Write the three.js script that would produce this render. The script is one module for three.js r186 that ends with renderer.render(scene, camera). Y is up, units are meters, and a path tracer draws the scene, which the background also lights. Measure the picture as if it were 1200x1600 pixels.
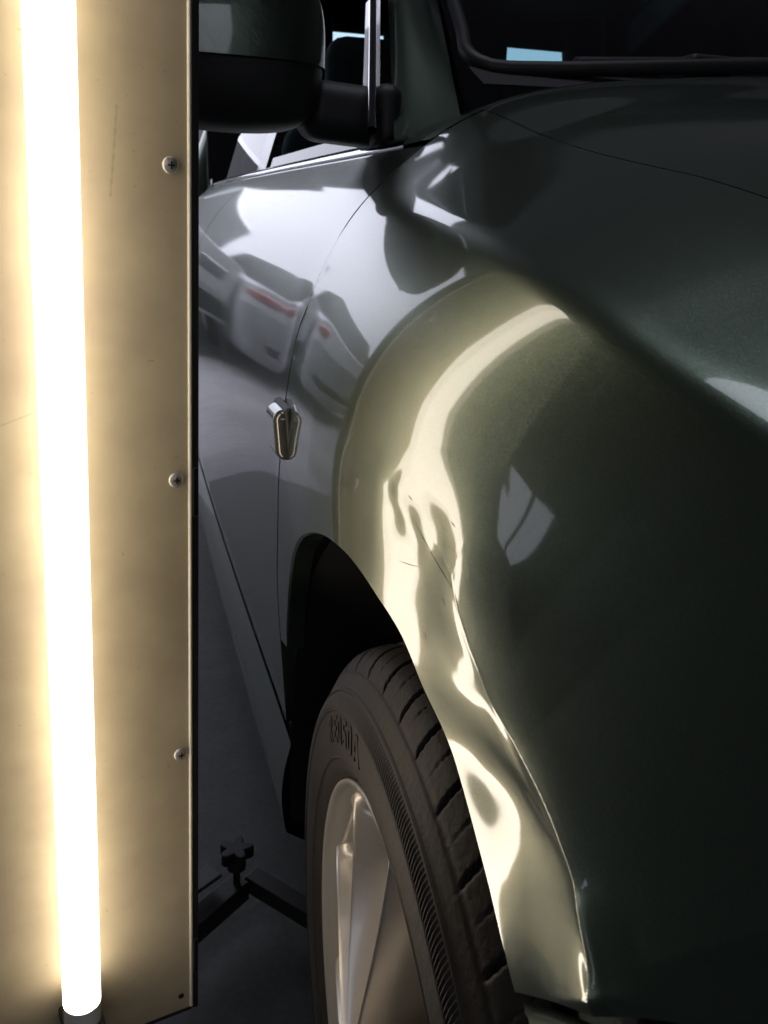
import * as THREE from 'three';
import { RoundedBoxGeometry } from 'three/addons/geometries/RoundedBoxGeometry.js';
import { mergeGeometries, mergeVertices, toCreasedNormals } from 'three/addons/utils/BufferGeometryUtils.js';
import { FontLoader } from 'three/addons/loaders/FontLoader.js';
import { TextGeometry } from 'three/addons/geometries/TextGeometry.js';
import { RectAreaLightUniformsLib } from 'three/addons/lights/RectAreaLightUniformsLib.js';

// ---------------------------------------------------------------- camera, sky, exposure
const scene = new THREE.Scene();
const camera = new THREE.PerspectiveCamera(60.475, 0.75, 0.02, 200);
camera.position.set(-0.1285, 0.9439, 0.4646);
{
  const P = THREE.MathUtils.degToRad(18.7453), Y = THREE.MathUtils.degToRad(15.6201);
  camera.lookAt(camera.position.clone().add(new THREE.Vector3(Math.sin(Y) * Math.cos(P), -Math.sin(P), -Math.cos(Y) * Math.cos(P))));
  camera.rotateZ(THREE.MathUtils.degToRad(2.1258));
}
camera.focus = 0.52; camera.userData.fStop = 26; // a phone held close
const renderer = new THREE.WebGLRenderer({ antialias: true });
renderer.setSize(768, 1024);
renderer.toneMapping = THREE.LinearToneMapping;
renderer.toneMappingExposure = 1;
renderer.shadowMap.enabled = true;
RectAreaLightUniformsLib.init();
{ // an even overcast sky, a little cool
  const w = 64, h = 32, d = new Float32Array(w * h * 4);
  for (let j = 0; j < h; j++) for (let i = 0; i < w; i++) {
    const el = Math.max(0, Math.sin(((j + 0.5) / h - 0.5) * Math.PI)), k = 1.25 * (1 + 1.4 * el);
    d.set([0.92 * k, 0.94 * k, 1.10 * k, 1], (j * w + i) * 4);
  }
  const t = new THREE.DataTexture(d, w, h, THREE.RGBAFormat, THREE.FloatType);
  t.mapping = THREE.EquirectangularReflectionMapping; t.magFilter = THREE.LinearFilter; t.needsUpdate = true;
  scene.background = t; scene.environment = t;
}
// ---------------------------------------------------------------- helpers
const V = (x, y, z) => new THREE.Vector3(x, y, z), D2R = Math.PI / 180;
const clamp = (x, a, b) => Math.min(b, Math.max(a, x)), lerp = (a, b, t) => a + (b - a) * t;
const smooth = (a, b, x) => { const t = clamp((x - a) / (b - a), 0, 1); return t * t * (3 - 2 * t); };
const rng = (s) => () => { s = (s + 0x6d2b79f5) | 0; let t = Math.imul(s ^ (s >>> 15), 1 | s); t = (t + Math.imul(t ^ (t >>> 7), 61 | t)) ^ t; return ((t ^ (t >>> 14)) >>> 0) / 4294967296; };
function table(xs, ys) { return (x) => { if (x <= xs[0]) return ys[0]; const n = xs.length; if (x >= xs[n - 1]) return ys[n - 1]; let i = 1; while (xs[i] < x) i++; return lerp(ys[i - 1], ys[i], (x - xs[i - 1]) / (xs[i] - xs[i - 1])); }; }
function spline(xs, ys) { // smooth monotone-ish (Catmull-Rom on uneven knots), straight beyond the ends
  const n = xs.length, m = xs.map((_, i) => i === 0 ? (ys[1] - ys[0]) / (xs[1] - xs[0]) : i === n - 1 ? (ys[n - 1] - ys[n - 2]) / (xs[n - 1] - xs[n - 2]) : (ys[i + 1] - ys[i - 1]) / (xs[i + 1] - xs[i - 1]));
  return (x) => {
    if (x <= xs[0]) return ys[0] + m[0] * (x - xs[0]);
    if (x >= xs[n - 1]) return ys[n - 1] + m[n - 1] * (x - xs[n - 1]);
    let i = 1; while (xs[i] < x) i++;
    const h = xs[i] - xs[i - 1], t = (x - xs[i - 1]) / h, t2 = t * t, t3 = t2 * t;
    return ys[i - 1] * (2 * t3 - 3 * t2 + 1) + h * m[i - 1] * (t3 - 2 * t2 + t) + ys[i] * (3 * t2 - 2 * t3) + h * m[i] * (t3 - t2);
  };
}
function mesh(name, geometry, material, parent) {
  const o = new THREE.Mesh(geometry, material); o.name = name; o.castShadow = o.receiveShadow = true; (parent ?? scene).add(o); return o;
}
function thing(name, label, category, [x, y, z] = [0, 0, 0], turn = 0, group) {
  const o = new THREE.Group(); o.name = name; o.position.set(x, y, z); o.rotation.y = turn; o.userData = { label, category }; if (group) o.userData.group = group; scene.add(o); return o;
}
function structure(o, label, category) { o.userData = { kind: 'structure', label, category }; return o; }
// a sheet over a (0..nu) x (0..nv) grid; f(u, v) -> [x, y, z], optional normal n(u, v, point)
function sheet(nu, nv, f, n, uvOf) {
  const pos = new Float32Array((nu + 1) * (nv + 1) * 3), nor = n && new Float32Array(pos.length), uv = new Float32Array((nu + 1) * (nv + 1) * 2), index = [];
  for (let i = 0, k = 0; i <= nu; i++) for (let j = 0; j <= nv; j++, k++) {
    const p = f(i / nu, j / nv); pos.set(p, k * 3); uv.set(uvOf ? uvOf(p) : [p[2], p[1] + p[0]], k * 2);
    if (n) nor.set(n(i / nu, j / nv, p), k * 3);
  }
  let flip = false;
  if (n) { const k = Math.floor(nu / 2) * (nv + 1) + Math.floor(nv / 2), P = (q) => V(pos[q * 3], pos[q * 3 + 1], pos[q * 3 + 2]), o = P(k), c = P(k + nv + 1).sub(o).cross(P(k + 1).sub(o)); flip = c.dot(V(nor[k * 3], nor[k * 3 + 1], nor[k * 3 + 2])) < 0; }
  for (let i = 0; i < nu; i++) for (let j = 0; j < nv; j++) { const a = i * (nv + 1) + j, b = a + nv + 1; if (flip) index.push(a, a + 1, b, b, a + 1, b + 1); else index.push(a, b, a + 1, b, b + 1, a + 1); }
  const g = new THREE.BufferGeometry(); g.setAttribute('position', new THREE.BufferAttribute(pos, 3)); g.setAttribute('uv', new THREE.BufferAttribute(uv, 2)); g.setIndex(index);
  if (n) g.setAttribute('normal', new THREE.BufferAttribute(nor, 3)); else g.computeVertexNormals();
  return g;
}
const join = (list) => mergeGeometries(list.map((g) => { const o = g.index ? g.toNonIndexed() : g.clone(); for (const k of Object.keys(o.attributes)) if (!['position', 'normal', 'uv'].includes(k)) o.deleteAttribute(k); return o; }));
const boxAt = (w, h, d, x, y, z, r = 0.002) => new RoundedBoxGeometry(w, h, d, 2, Math.min(r, w / 2.1, h / 2.1, d / 2.1)).translate(x, y, z);
function bar(a, b, w, h, r = 0.002) { // a square bar between two points
  const d = b.clone().sub(a), g = new RoundedBoxGeometry(w, h, d.length(), 2, r), o = new THREE.Object3D();
  o.position.copy(a).add(b).multiplyScalar(0.5); o.lookAt(b); o.updateMatrix(); return g.applyMatrix4(o.matrix);
}
function rod(a, b, r, n = 16) { const d = b.clone().sub(a), g = new THREE.CylinderGeometry(r, r, d.length(), n); const q = new THREE.Quaternion().setFromUnitVectors(V(0, 1, 0), d.clone().normalize()); return g.applyQuaternion(q).translate((a.x + b.x) / 2, (a.y + b.y) / 2, (a.z + b.z) / 2); }
// value noise for the textures, tiling every n cells
function noiseField(seed) { const r = rng(seed), v = Float32Array.from({ length: 65536 }, r); return (x, y, n) => { const i = Math.floor(x), j = Math.floor(y), a = x - i, b = y - j, s = a * a * (3 - 2 * a), t = b * b * (3 - 2 * b), w = (p) => ((p % n) + n) % n, at = (p, q) => v[(w(p) * 257 + w(q) * 61 + ((w(p) * w(q)) & 255)) & 65535]; return lerp(lerp(at(i, j), at(i + 1, j), s), lerp(at(i, j + 1), at(i + 1, j + 1), s), t); }; }
function texture(size, fn, { srgb = false, repeat = [1, 1] } = {}) {
  const d = new Uint8Array(size * size * 4);
  for (let j = 0; j < size; j++) for (let i = 0; i < size; i++) { const c = fn(i / size, j / size, i, j); d.set([c[0], c[1], c[2]].map((x) => clamp(Math.round(x * 255), 0, 255)).concat(255), (j * size + i) * 4); }
  const t = new THREE.DataTexture(d, size, size, THREE.RGBAFormat); t.wrapS = t.wrapT = THREE.RepeatWrapping; t.magFilter = THREE.LinearFilter; t.repeat.set(...repeat); if (srgb) t.colorSpace = THREE.SRGBColorSpace; t.needsUpdate = true; return t;
}
const N1 = noiseField(11), N2 = noiseField(23), N3 = noiseField(37);
const fractal = (N, x, y, n, o) => { let s = 0, a = 0.5, t = 0; for (let k = 0; k < o; k++) { s += a * N(x * n, y * n, n); t += a; a *= 0.55; n *= 2; } return s / t; };
const C3 = (r, g, b) => new THREE.Color().setRGB(r, g, b);

// ---------------------------------------------------------------- materials
const M = {};
{ // dark green-grey metallic lacquer: aluminium flakes in the base, clear coat on top
  const r = rng(5);
  const flake = texture(512, () => { const a = r() * 6.2832, m = Math.pow(r(), 1.6) * 0.42; return [0.5 + Math.cos(a) * m, 0.5 + Math.sin(a) * m, 0.93]; }, { repeat: [11, 11] });
  const r2 = rng(6), tint = texture(512, () => { const k = 0.78 + 0.22 * r2(), g = r2() < 0.08 ? 1 : 0; return [k * (0.9 + 0.1 * g), k, k * (0.88 + 0.1 * r2())]; }, { repeat: [11, 11] });
  M.paint = new THREE.MeshPhysicalMaterial({ name: 'metallic_paint', color: C3(0.114, 0.14, 0.11), map: tint, metalness: 0.8, roughness: 0.31, normalMap: flake, normalScale: new THREE.Vector2(0.15, 0.15), clearcoat: 1, clearcoatRoughness: 0.046 });
}
M.blackPlastic = new THREE.MeshStandardMaterial({ name: 'black_plastic', color: C3(0.012, 0.012, 0.013), roughness: 0.55 });
M.blackGloss = new THREE.MeshPhysicalMaterial({ name: 'black_gloss', color: C3(0.008, 0.008, 0.009), roughness: 0.25, clearcoat: 0.6, clearcoatRoughness: 0.05 });
M.liner = new THREE.MeshStandardMaterial({ name: 'wheel_liner_felt', color: C3(0.008, 0.008, 0.008), roughness: 1 });
M.chrome = new THREE.MeshStandardMaterial({ name: 'chrome', color: C3(0.75, 0.76, 0.78), metalness: 1, roughness: 0.06 });
M.glass = new THREE.MeshPhysicalMaterial({ name: 'tinted_glass', color: C3(0.45, 0.62, 0.66), roughness: 0.01, transmission: 1, thickness: 0, ior: 1.52 });
M.darkGlass = new THREE.MeshPhysicalMaterial({ name: 'opaque_dark_pane', color: C3(0.012, 0.014, 0.016), roughness: 0.08 });
M.interior = new THREE.MeshStandardMaterial({ name: 'black_cabin_trim', color: C3(0.01, 0.01, 0.011), roughness: 0.9 });
{
  const t = texture(512, (u, v) => { const a = fractal(N1, u, v, 8, 5), b = fractal(N2, u, v, 64, 2), k = 0.75 + 0.45 * (a - 0.5) + 0.3 * (b - 0.5); return [k, k * 0.97, k * 0.92]; }, { repeat: [6, 6] });
  const bump = texture(512, (u, v) => { const b = fractal(N2, u, v, 48, 3); return [b, b, b]; }, { repeat: [6, 6] });
  M.rubber = new THREE.MeshStandardMaterial({ name: 'tyre_rubber', color: C3(0.032, 0.027, 0.023), map: t, roughness: 0.62, bumpMap: bump, bumpScale: 0.0004 });
}
M.alloy = new THREE.MeshPhysicalMaterial({ name: 'silver_wheel_paint', color: C3(0.6, 0.56, 0.5), metalness: 0.5, roughness: 0.34, clearcoat: 0.5, clearcoatRoughness: 0.1 });
M.brake = new THREE.MeshStandardMaterial({ name: 'brake_steel', color: C3(0.05, 0.045, 0.04), metalness: 0.6, roughness: 0.6 });
M.lens = new THREE.MeshPhysicalMaterial({ name: 'smoked_lens', color: C3(0.10, 0.098, 0.085), roughness: 0.16, metalness: 0.4, clearcoat: 1, clearcoatRoughness: 0.02 });
{ // white board laminate, slightly soiled
  const t = texture(1024, (u, v) => { const a = fractal(N3, u, v, 6, 5), b = fractal(N1, u, v, 20, 4), c = N2(u * 220, v * 220, 220), line = (x0, y0, dx, dy, w) => { const p = (u - x0) * dx + (v - y0) * dy, q = Math.abs((u - x0) * dy - (v - y0) * dx); return p > 0 && p < w && q < 0.0007 ? 0.09 : 0; }, sc = line(0.08, 0.2, 0.5, 0.87, 0.09) + line(0.83, 0.71, 0.94, 0.34, 0.06) + line(0.9, 0.35, -0.26, 0.97, 0.12) + line(0.87, 0.5, 0.6, -0.8, 0.05) + line(0.93, 0.9, 0.1, 0.99, 0.07), k = 0.92 + 0.22 * (a - 0.5) + 0.12 * (b - 0.5) - (c > 0.982 ? 0.14 : 0) - sc; return [k, k * (0.985 + 0.03 * (b - 0.5)), k * (0.95 + 0.06 * (a - 0.5))]; }, { srgb: true, repeat: [1.2, 1.2] });
  M.board = new THREE.MeshPhysicalMaterial({ name: 'white_board_laminate', color: C3(0.47, 0.41, 0.295), map: t, roughness: 0.5 });
}
M.frame = new THREE.MeshStandardMaterial({ name: 'dark_painted_frame', color: C3(0.03, 0.024, 0.02), roughness: 0.45, metalness: 0.2 });
M.scratch = new THREE.MeshStandardMaterial({ name: 'scraped_lacquer', color: C3(0.10, 0.09, 0.075), roughness: 0.8 });
M.backBox = new THREE.MeshStandardMaterial({ name: 'grey_sheet_metal', color: C3(0.32, 0.31, 0.3), roughness: 0.5, metalness: 0.3 });
M.bead = new THREE.MeshStandardMaterial({ name: 'edge_highlight_cream', color: C3(0.7, 0.66, 0.55), roughness: 0.35 });
M.slotRim = new THREE.MeshStandardMaterial({ name: 'pale_slot_edge', color: C3(0.16, 0.14, 0.11), roughness: 0.5 });
M.steel = new THREE.MeshStandardMaterial({ name: 'dull_zinc', color: C3(0.5, 0.48, 0.44), roughness: 0.4, metalness: 0.8 });
M.tube = new THREE.MeshStandardMaterial({ name: 'lit_fluorescent_tube', color: C3(0.8, 0.8, 0.8), roughness: 0.3, emissive: C3(1, 0.87, 0.71), emissiveIntensity: 5.8 });
M.tubeEnd = new THREE.MeshPhysicalMaterial({ name: 'tube_end_glass', color: C3(0.8, 0.77, 0.74), roughness: 0.25, clearcoat: 0.6 });
M.standSteel = new THREE.MeshStandardMaterial({ name: 'black_painted_steel', color: C3(0.012, 0.012, 0.012), roughness: 0.5 });
M.galvanised = new THREE.MeshStandardMaterial({ name: 'grey_steel', color: C3(0.07, 0.075, 0.075), roughness: 0.5, metalness: 0.3 });
{ // worn concrete: uv in metres
  const t = texture(1024, (u, v) => { const a = fractal(N1, u, v, 4, 6), b = fractal(N3, u, v, 3, 4), c = N2(u * 300, v * 300, 300), st = N3(u * 7, v * 90, 512), k = 0.62 + 0.5 * (a - 0.5) + 0.3 * (b - 0.5) + 0.16 * (c - 0.5) + 0.1 * (st - 0.5); return [k * 0.98, k, k * 0.99]; }, { repeat: [0.5, 0.5] });
  const bump = texture(512, (u, v) => { const k = fractal(N2, u, v, 32, 4); return [k, k, k]; }, { repeat: [2, 2] });
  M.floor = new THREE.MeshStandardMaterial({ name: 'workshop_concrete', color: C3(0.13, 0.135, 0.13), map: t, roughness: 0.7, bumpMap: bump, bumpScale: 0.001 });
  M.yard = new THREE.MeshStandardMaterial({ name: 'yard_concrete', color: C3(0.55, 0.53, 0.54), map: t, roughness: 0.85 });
}
M.wall = new THREE.MeshStandardMaterial({ name: 'dark_workshop_wall', color: C3(0.11, 0.115, 0.11), roughness: 0.9 });
M.roof = new THREE.MeshStandardMaterial({ name: 'dark_roof_sheeting', color: C3(0.04, 0.04, 0.042), roughness: 0.9 });

// ---------------------------------------------------------------- the place: floor, yard, dark workshop open to the rear
const slab = (name, w, h, d, x, y, z, m, label, cat) => structure(mesh(name, new THREE.BoxGeometry(w, h, d).translate(x, y, z), m), label, cat);
const uvPlane = (x0, x1, z0, z1, y) => sheet(8, 8, (u, v) => [lerp(x0, x1, u), y, lerp(z1, z0, v)], null, (p) => [p[0], p[2]]);
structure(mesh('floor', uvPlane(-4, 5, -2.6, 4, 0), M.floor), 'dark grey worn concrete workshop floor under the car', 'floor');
structure(mesh('yard_ground', uvPlane(-60, 60, -90, 20, -0.006), M.yard), 'pale grey concrete yard, carried in under the roof edge as daylit floor', 'ground');  // pale tone runs in under the roof to stand for daylight on the floor
{ // ceiling with two rows of roof lights
  const y = 3.08, t = 0.12, X = [-4.2, 5.2], Zs = [-4.65, 4.15], holes = [];
  holes.push([-0.6, 0.8, -0.9, -0.05]);
  const s = new THREE.Shape([new THREE.Vector2(X[0], Zs[0]), new THREE.Vector2(X[1], Zs[0]), new THREE.Vector2(X[1], Zs[1]), new THREE.Vector2(X[0], Zs[1])]);
  for (const [x0, x1, z0, z1] of holes) s.holes.push(new THREE.Path([new THREE.Vector2(x0, z0), new THREE.Vector2(x0, z1), new THREE.Vector2(x1, z1), new THREE.Vector2(x1, z0)]));
  structure(mesh('ceiling', new THREE.ExtrudeGeometry(s, { depth: t, bevelEnabled: false }).rotateX(Math.PI / 2).translate(0, y + t / 2, 0), M.roof), 'dark ceiling over the car with roof lights', 'ceiling');
}
{
  // left wall with one window of two panes
  const x = -4.1, t = 0.2, zw0 = -3.5, zw1 = -2.55, yw0 = 1.05, yw1 = 1.42;
  const g = join([
    new THREE.BoxGeometry(t, 3, zw0 + 4.6).translate(x, 1.5, (zw0 - 4.6) / 2), new THREE.BoxGeometry(t, 3, 4 - zw1).translate(x, 1.5, (4 + zw1) / 2),
    new THREE.BoxGeometry(t, yw0, zw1 - zw0).translate(x, yw0 / 2, (zw0 + zw1) / 2), new THREE.BoxGeometry(t, 3 - yw1, zw1 - zw0).translate(x, (3 + yw1) / 2, (zw0 + zw1) / 2)]);
  const w = structure(mesh('wall_left', g, M.wall), 'dark workshop side wall with a small window', 'wall');
  mesh('window_mullion', join([new THREE.BoxGeometry(0.06, yw1 - yw0, 0.06).translate(x, (yw0 + yw1) / 2, -3.0), new THREE.BoxGeometry(0.06, 0.05, zw1 - zw0 - 0.07).translate(x, yw0 + 0.16, (zw0 + zw1) / 2 - 0.0)].slice(0, 1)), M.wall, w);
}
slab('wall_right', 0.2, 3, 8.6, 5.1, 1.5, -0.3, M.wall, 'dark workshop wall on the far side of the car', 'wall');
{ // front wall with a high row of windows
  const s = new THREE.Shape([new THREE.Vector2(-4, 0), new THREE.Vector2(5, 0), new THREE.Vector2(5, 3), new THREE.Vector2(-4, 3)]);
  for (let k = 0; k < 4; k++) { const x0 = -3.1 + k * 0.95, x1 = x0 + 0.85; s.holes.push(new THREE.Path([new THREE.Vector2(x0, 1.72), new THREE.Vector2(x0, 2.75), new THREE.Vector2(x1, 2.75), new THREE.Vector2(x1, 1.72)])); }
  structure(mesh('wall_front', new THREE.ExtrudeGeometry(s, { depth: 0.2, bevelEnabled: false }).translate(0, 0, 4.0), M.wall), 'dark workshop wall with a high row of windows in front of the car', 'wall');
}

// ---------------------------------------------------------------- the car's side as one surface x = bodyX(y, z): y up, z forward, the wheel centre at z = 0
const profile = (() => { // how the side leans in with height
  const y0 = 0.2, h = 0.001, n = 900, t = new Float64Array(n + 1);
  for (let i = 1; i <= n; i++) { const y = y0 + (i - 0.5) * h, k = clamp((y - 0.73) / 0.185, 0, 1.3); t[i] = t[i - 1] + Math.tan(33 * D2R * Math.pow(k, 1.6)) * h; }
  const at = (y) => { const f = clamp((y - y0) / h, 0, n - 1.001), i = Math.floor(f); return lerp(t[i], t[i + 1], f - i); };
  const z = at(0.72); return (y) => -0.020 + at(y) - z;
})();
const plan = (() => { // how the side curves in plan
  const z0 = -3, h = 0.001, n = 3800, s0 = table([-3, -1.6, -0.6, -0.33, -0.24, -0.13, -0.025, 0.068, 0.11, 0.2, 0.35, 0.6, 0.8], [-0.03, 0.01, 0.03, 0.016, -0.035, -0.02, 0.052, 0.142, 0.19, 0.285, 0.40, 0.5, 0.6]);
  const raw = Float64Array.from({ length: n + 1 }, (_, i) => s0(z0 + i * h)), k = [], S = new Float64Array(n + 1), P = new Float64Array(n + 1); let ks = 0;
  for (let i = -30; i <= 30; i++) { const g = Math.exp(-((i / 10) ** 2)); k.push(g); ks += g; }
  for (let i = 0; i <= n; i++) { let a = 0; for (let j = -30; j <= 30; j++) a += k[j + 30] * raw[clamp(i + j, 0, n)]; S[i] = a / ks; }
  for (let i = 1; i <= n; i++) P[i] = P[i - 1] + S[i] * h;
  const at = (z) => { const f = clamp((z - z0) / h, 0, n - 0.001), i = Math.floor(f); return lerp(P[i], P[i + 1], f - i); }, o = at(0);
  return (z) => at(z) - o;
})();
const mainX = (y, z) => profile(y) + plan(z);
const stripPlan = (() => { const h = 0.0005, z0 = -0.2, n = 1400, s = table([-0.2, 0.05, 0.085, 0.105, 0.141, 0.171, 0.189, 0.211, 0.235, 0.3, 0.5], [0.17, 0.17, 0.16, 0.13, 0.07, 0.035, 0.012, -0.02, -0.05, -0.07, -0.07]), P = new Float64Array(n + 1); for (let i = 1; i <= n; i++) P[i] = P[i - 1] + s(z0 + i * h) * h; return (z) => { const f = clamp((z - z0) / h, 0, n - 0.001), i = Math.floor(f); return lerp(P[i], P[i + 1], f - i); }; })();
const stripX0 = mainX(0.73, 0.08) - stripPlan(0.08), WY = 0.325;
const stripX = (y, z) => stripX0 + stripPlan(z); // the flat band round the wheel arch
const ridgeR = table([15.36, 17.19, 18.9, 21.93, 25.44, 29.27, 32.8, 35.29].map((x) => x * D2R), [0.4867, 0.4778, 0.4725, 0.4691, 0.4722, 0.4809, 0.4887, 0.4947]);
function baseX(y, z) {
  const r = Math.hypot(y - WY, z), ph = Math.atan2(z, y - WY), w = smooth(8 * D2R, 19 * D2R, ph); let x = mainX(y, z);
  if (w > 0) { const rr = ridgeR(ph), rc = Math.min(r, rr), yc = WY + rc * Math.cos(ph), zc = rc * Math.sin(ph); x -= w * (mainX(yc, zc) - stripX(yc, zc)) * Math.exp(-Math.max(0, r - rr) / 0.085); }
  return x;
}
// The dent and the arch band: stations (y mm, z mm, slope dx/dz) shaped so the lit tube mirrors in the wanted streaks; the sheet metal is the smoothest surface that has these slopes.
const SLOPES = [
[812.8,-23.8,0.055,824.5,21.5,0.098,832.4,52.6,0.128,833.5,56.8,0.132,834.3,60.2,0.135,835.2,63.5,0.138,835.9,66.1,0.141,836.7,69.3,0.144,837.5,72.5,0.147,838.4,76.3,0.145,839.5,80.6,0.145,840.6,84.8,0.146,845.5,104.3,0.157,854.2,138.6,0.173],
[801.2,-23.7,0.056,815.2,26.5,0.076,821.5,49.1,0.147,822.6,53.4,0.152,823.8,57.5,0.149,824.9,61.6,0.147,826.4,67,0.142,828.2,73.5,0.135,830,79.9,0.133,831.7,86.2,0.131,833.2,91.6,0.13,834.7,97,0.131,839,112.8,0.149,847.4,143.4,0.186],
[791.3,-19.8,0.059,804.6,24.4,0.083,808.3,36.8,0.176,809.3,40.4,0.172,811.5,47.8,0.076,814,56.1,0.15,816.8,65.6,0.14,820.2,76.9,0.129,823.1,86.7,0.122,825.3,94.2,0.117,827.5,101.5,0.113,829.2,107.4,0.112,833.1,120.3,0.134,841,147.5,0.21],
[781.7,-16.5,0.062,795.5,26.6,0.074,799.9,40.5,0.149,801.2,44.8,0.152,803.5,52.1,0.12,805.4,58,0.154,808.5,67.7,0.134,811.9,78.6,0.119,815.9,91.1,0.091,820.4,105.2,0.086,822.3,111.3,0.087,823.8,115.9,0.095,827.2,126.6,0.122,835,151.5,0.213],
[771.9,-13.6,0.064,786.1,28.1,0.056,791.4,43.8,0.135,793.7,50.8,0.13,797.9,63.1,0.032,800,69.5,0.088,802.8,77.8,0.023,806.7,89.3,0.066,812.5,106.2,0.021,815.3,114.5,0.037,816.9,119.4,0.052,818.3,123.4,0.071,821.5,132.8,0.109,829,155.5,0.21],
[757.8,-10.3,0.068,772.8,30.3,0.071,779.4,48.1,0.148,782.8,57.5,0.147,787.4,70.2,0.139,793,85.4,0.102,794.8,90.4,0.05,798.7,100.7,0.076,804.1,115.3,-0.03,808.3,126.9,-0.01,809.6,130.3,0.01,810.6,133.1,0.03,813.4,140.6,0.092,821,161.8,0.209],
[738.6,-6.8,0.036,754.4,31.6,0.068,763.5,53.7,0.147,766.7,61.8,0.148,771.9,74.5,0.136,776.1,84.9,0.118,779.8,94,0.088,782.7,101.2,0.034,789.5,117.6,-0.018,795.7,132.5,-0.011,796.9,135.5,0.008,798,138.3,0.026,801.7,147.3,0.095,811.2,171.2,0.204],
[726.7,12.9,0.084,740.3,43.2,0.158,746.8,57.8,0.172,749.8,64.5,0.166,754.9,76,0.154,759.6,86.6,0.137,763.8,95.8,0.114,767.8,104.7,0.072,774.8,120.2,0.042,780.7,133.1,0.077,782.2,136.4,0.091,783.3,138.8,0.105,788.1,149.6,0.121,800.1,176.8,0.201],
[723.8,49.1,0.141,731.8,65.5,0.145,736.2,74.5,0.138,739,80.3,0.131,741.4,85.3,0.123,744.2,90.9,0.103,746.6,95.8,0.076,750.8,104.5,0.034,760.4,123.7,0.028,770.1,143.3,0.073,771,145.2,0.091,771.9,147,0.107,775.7,154.6,0.118,788.6,181.4,0.197],
[718,75.2,0.151,726.1,90.4,0.146,730,97.7,0.14,731.9,101.3,0.132,733.8,104.9,0.119,736.2,109.3,0.092,741.7,119.6,0.049,748.3,131.8,0.005,755.5,145.2,-0.016,761.5,156.3,0.007,763.4,159.8,0.024,764.5,162,0.044,767.5,167.5,0.077,781,193.3,0.162],
[712,98.1,0.174,718.4,109.1,0.186,722.1,115.5,0.19,725.1,120.6,0.189,728.9,127.1,0.187,733.1,134.3,0.188,738,142.7,0.191,744.3,153.4,0.178,750.5,164.1,0.129,754.7,171.2,0.076,756.7,174.7,0.062,758,176.8,0.067,761,182,0.053,774.1,205.3,0.164],
[701.9,111.9,0.14,708.4,122.3,0.157,711.4,127.1,0.161,714.8,132.5,0.173,719,139.1,0.189,724,147.1,0.206,729.4,155.7,0.206,734.8,164.3,0.19,740.8,173.5,0.157,747.8,184.5,0.108,750.4,188.6,0.112,751.8,190.8,0.116,755.1,196,0.05,768,217.3,0.124],
[693.3,126.7,0.086,697.6,133.1,0.081,701,138.2,0.075,704.4,143.3,0.075,708.6,149.5,0.076,713.5,156.8,0.077,718.5,164.1,0.082,724.8,173.4,0.104,731.4,182.9,0.136,739.6,194.8,0.136,742.3,198.7,0.128,744,201.2,0.124,747,205.5,-0.012,762.7,229.2,0.125],
[678.8,155.7,0.009,683.4,161.7,-0.014,686.6,165.9,-0.027,690.2,170.6,-0.04,693.8,175.1,-0.051,697.2,179.6,-0.065,702.4,186.2,-0.087,708.3,193.9,-0.113,716.1,203.9,-0.145,728.8,219.8,-0.144,733.4,225.5,-0.078,736.1,228.8,-0.014,740.1,233.7,-0.048,755.3,254.1,0.165],
[664.9,180.6,-0,671.1,187.6,-0.022,674.6,191.6,-0.036,677.6,195,-0.051,680.6,198.4,-0.069,684.1,202.3,-0.094,688.1,206.8,-0.122,693.2,212.5,-0.168,701,221.1,-0.232,724.7,247.3,-0.34,735.2,258.7,-0.394,737.6,261.5,-0.3,739.3,263.5,0.166,747.8,274.6,0.2],
[642.5,213.4,0.014,649.6,220,0.024,653.1,223.3,0.021,655,225,0.014,656.8,226.7,0.005,658.7,228.5,-0.003,660.7,230.3,-0.024,664.2,233.4,-0.051,673.1,241.4,-0.09,724.6,287.7,-0.361,728.3,291.7,-0.3,729.4,293,-0.3,730.3,294,0.428,734.4,299.4,0.436]];
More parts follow.
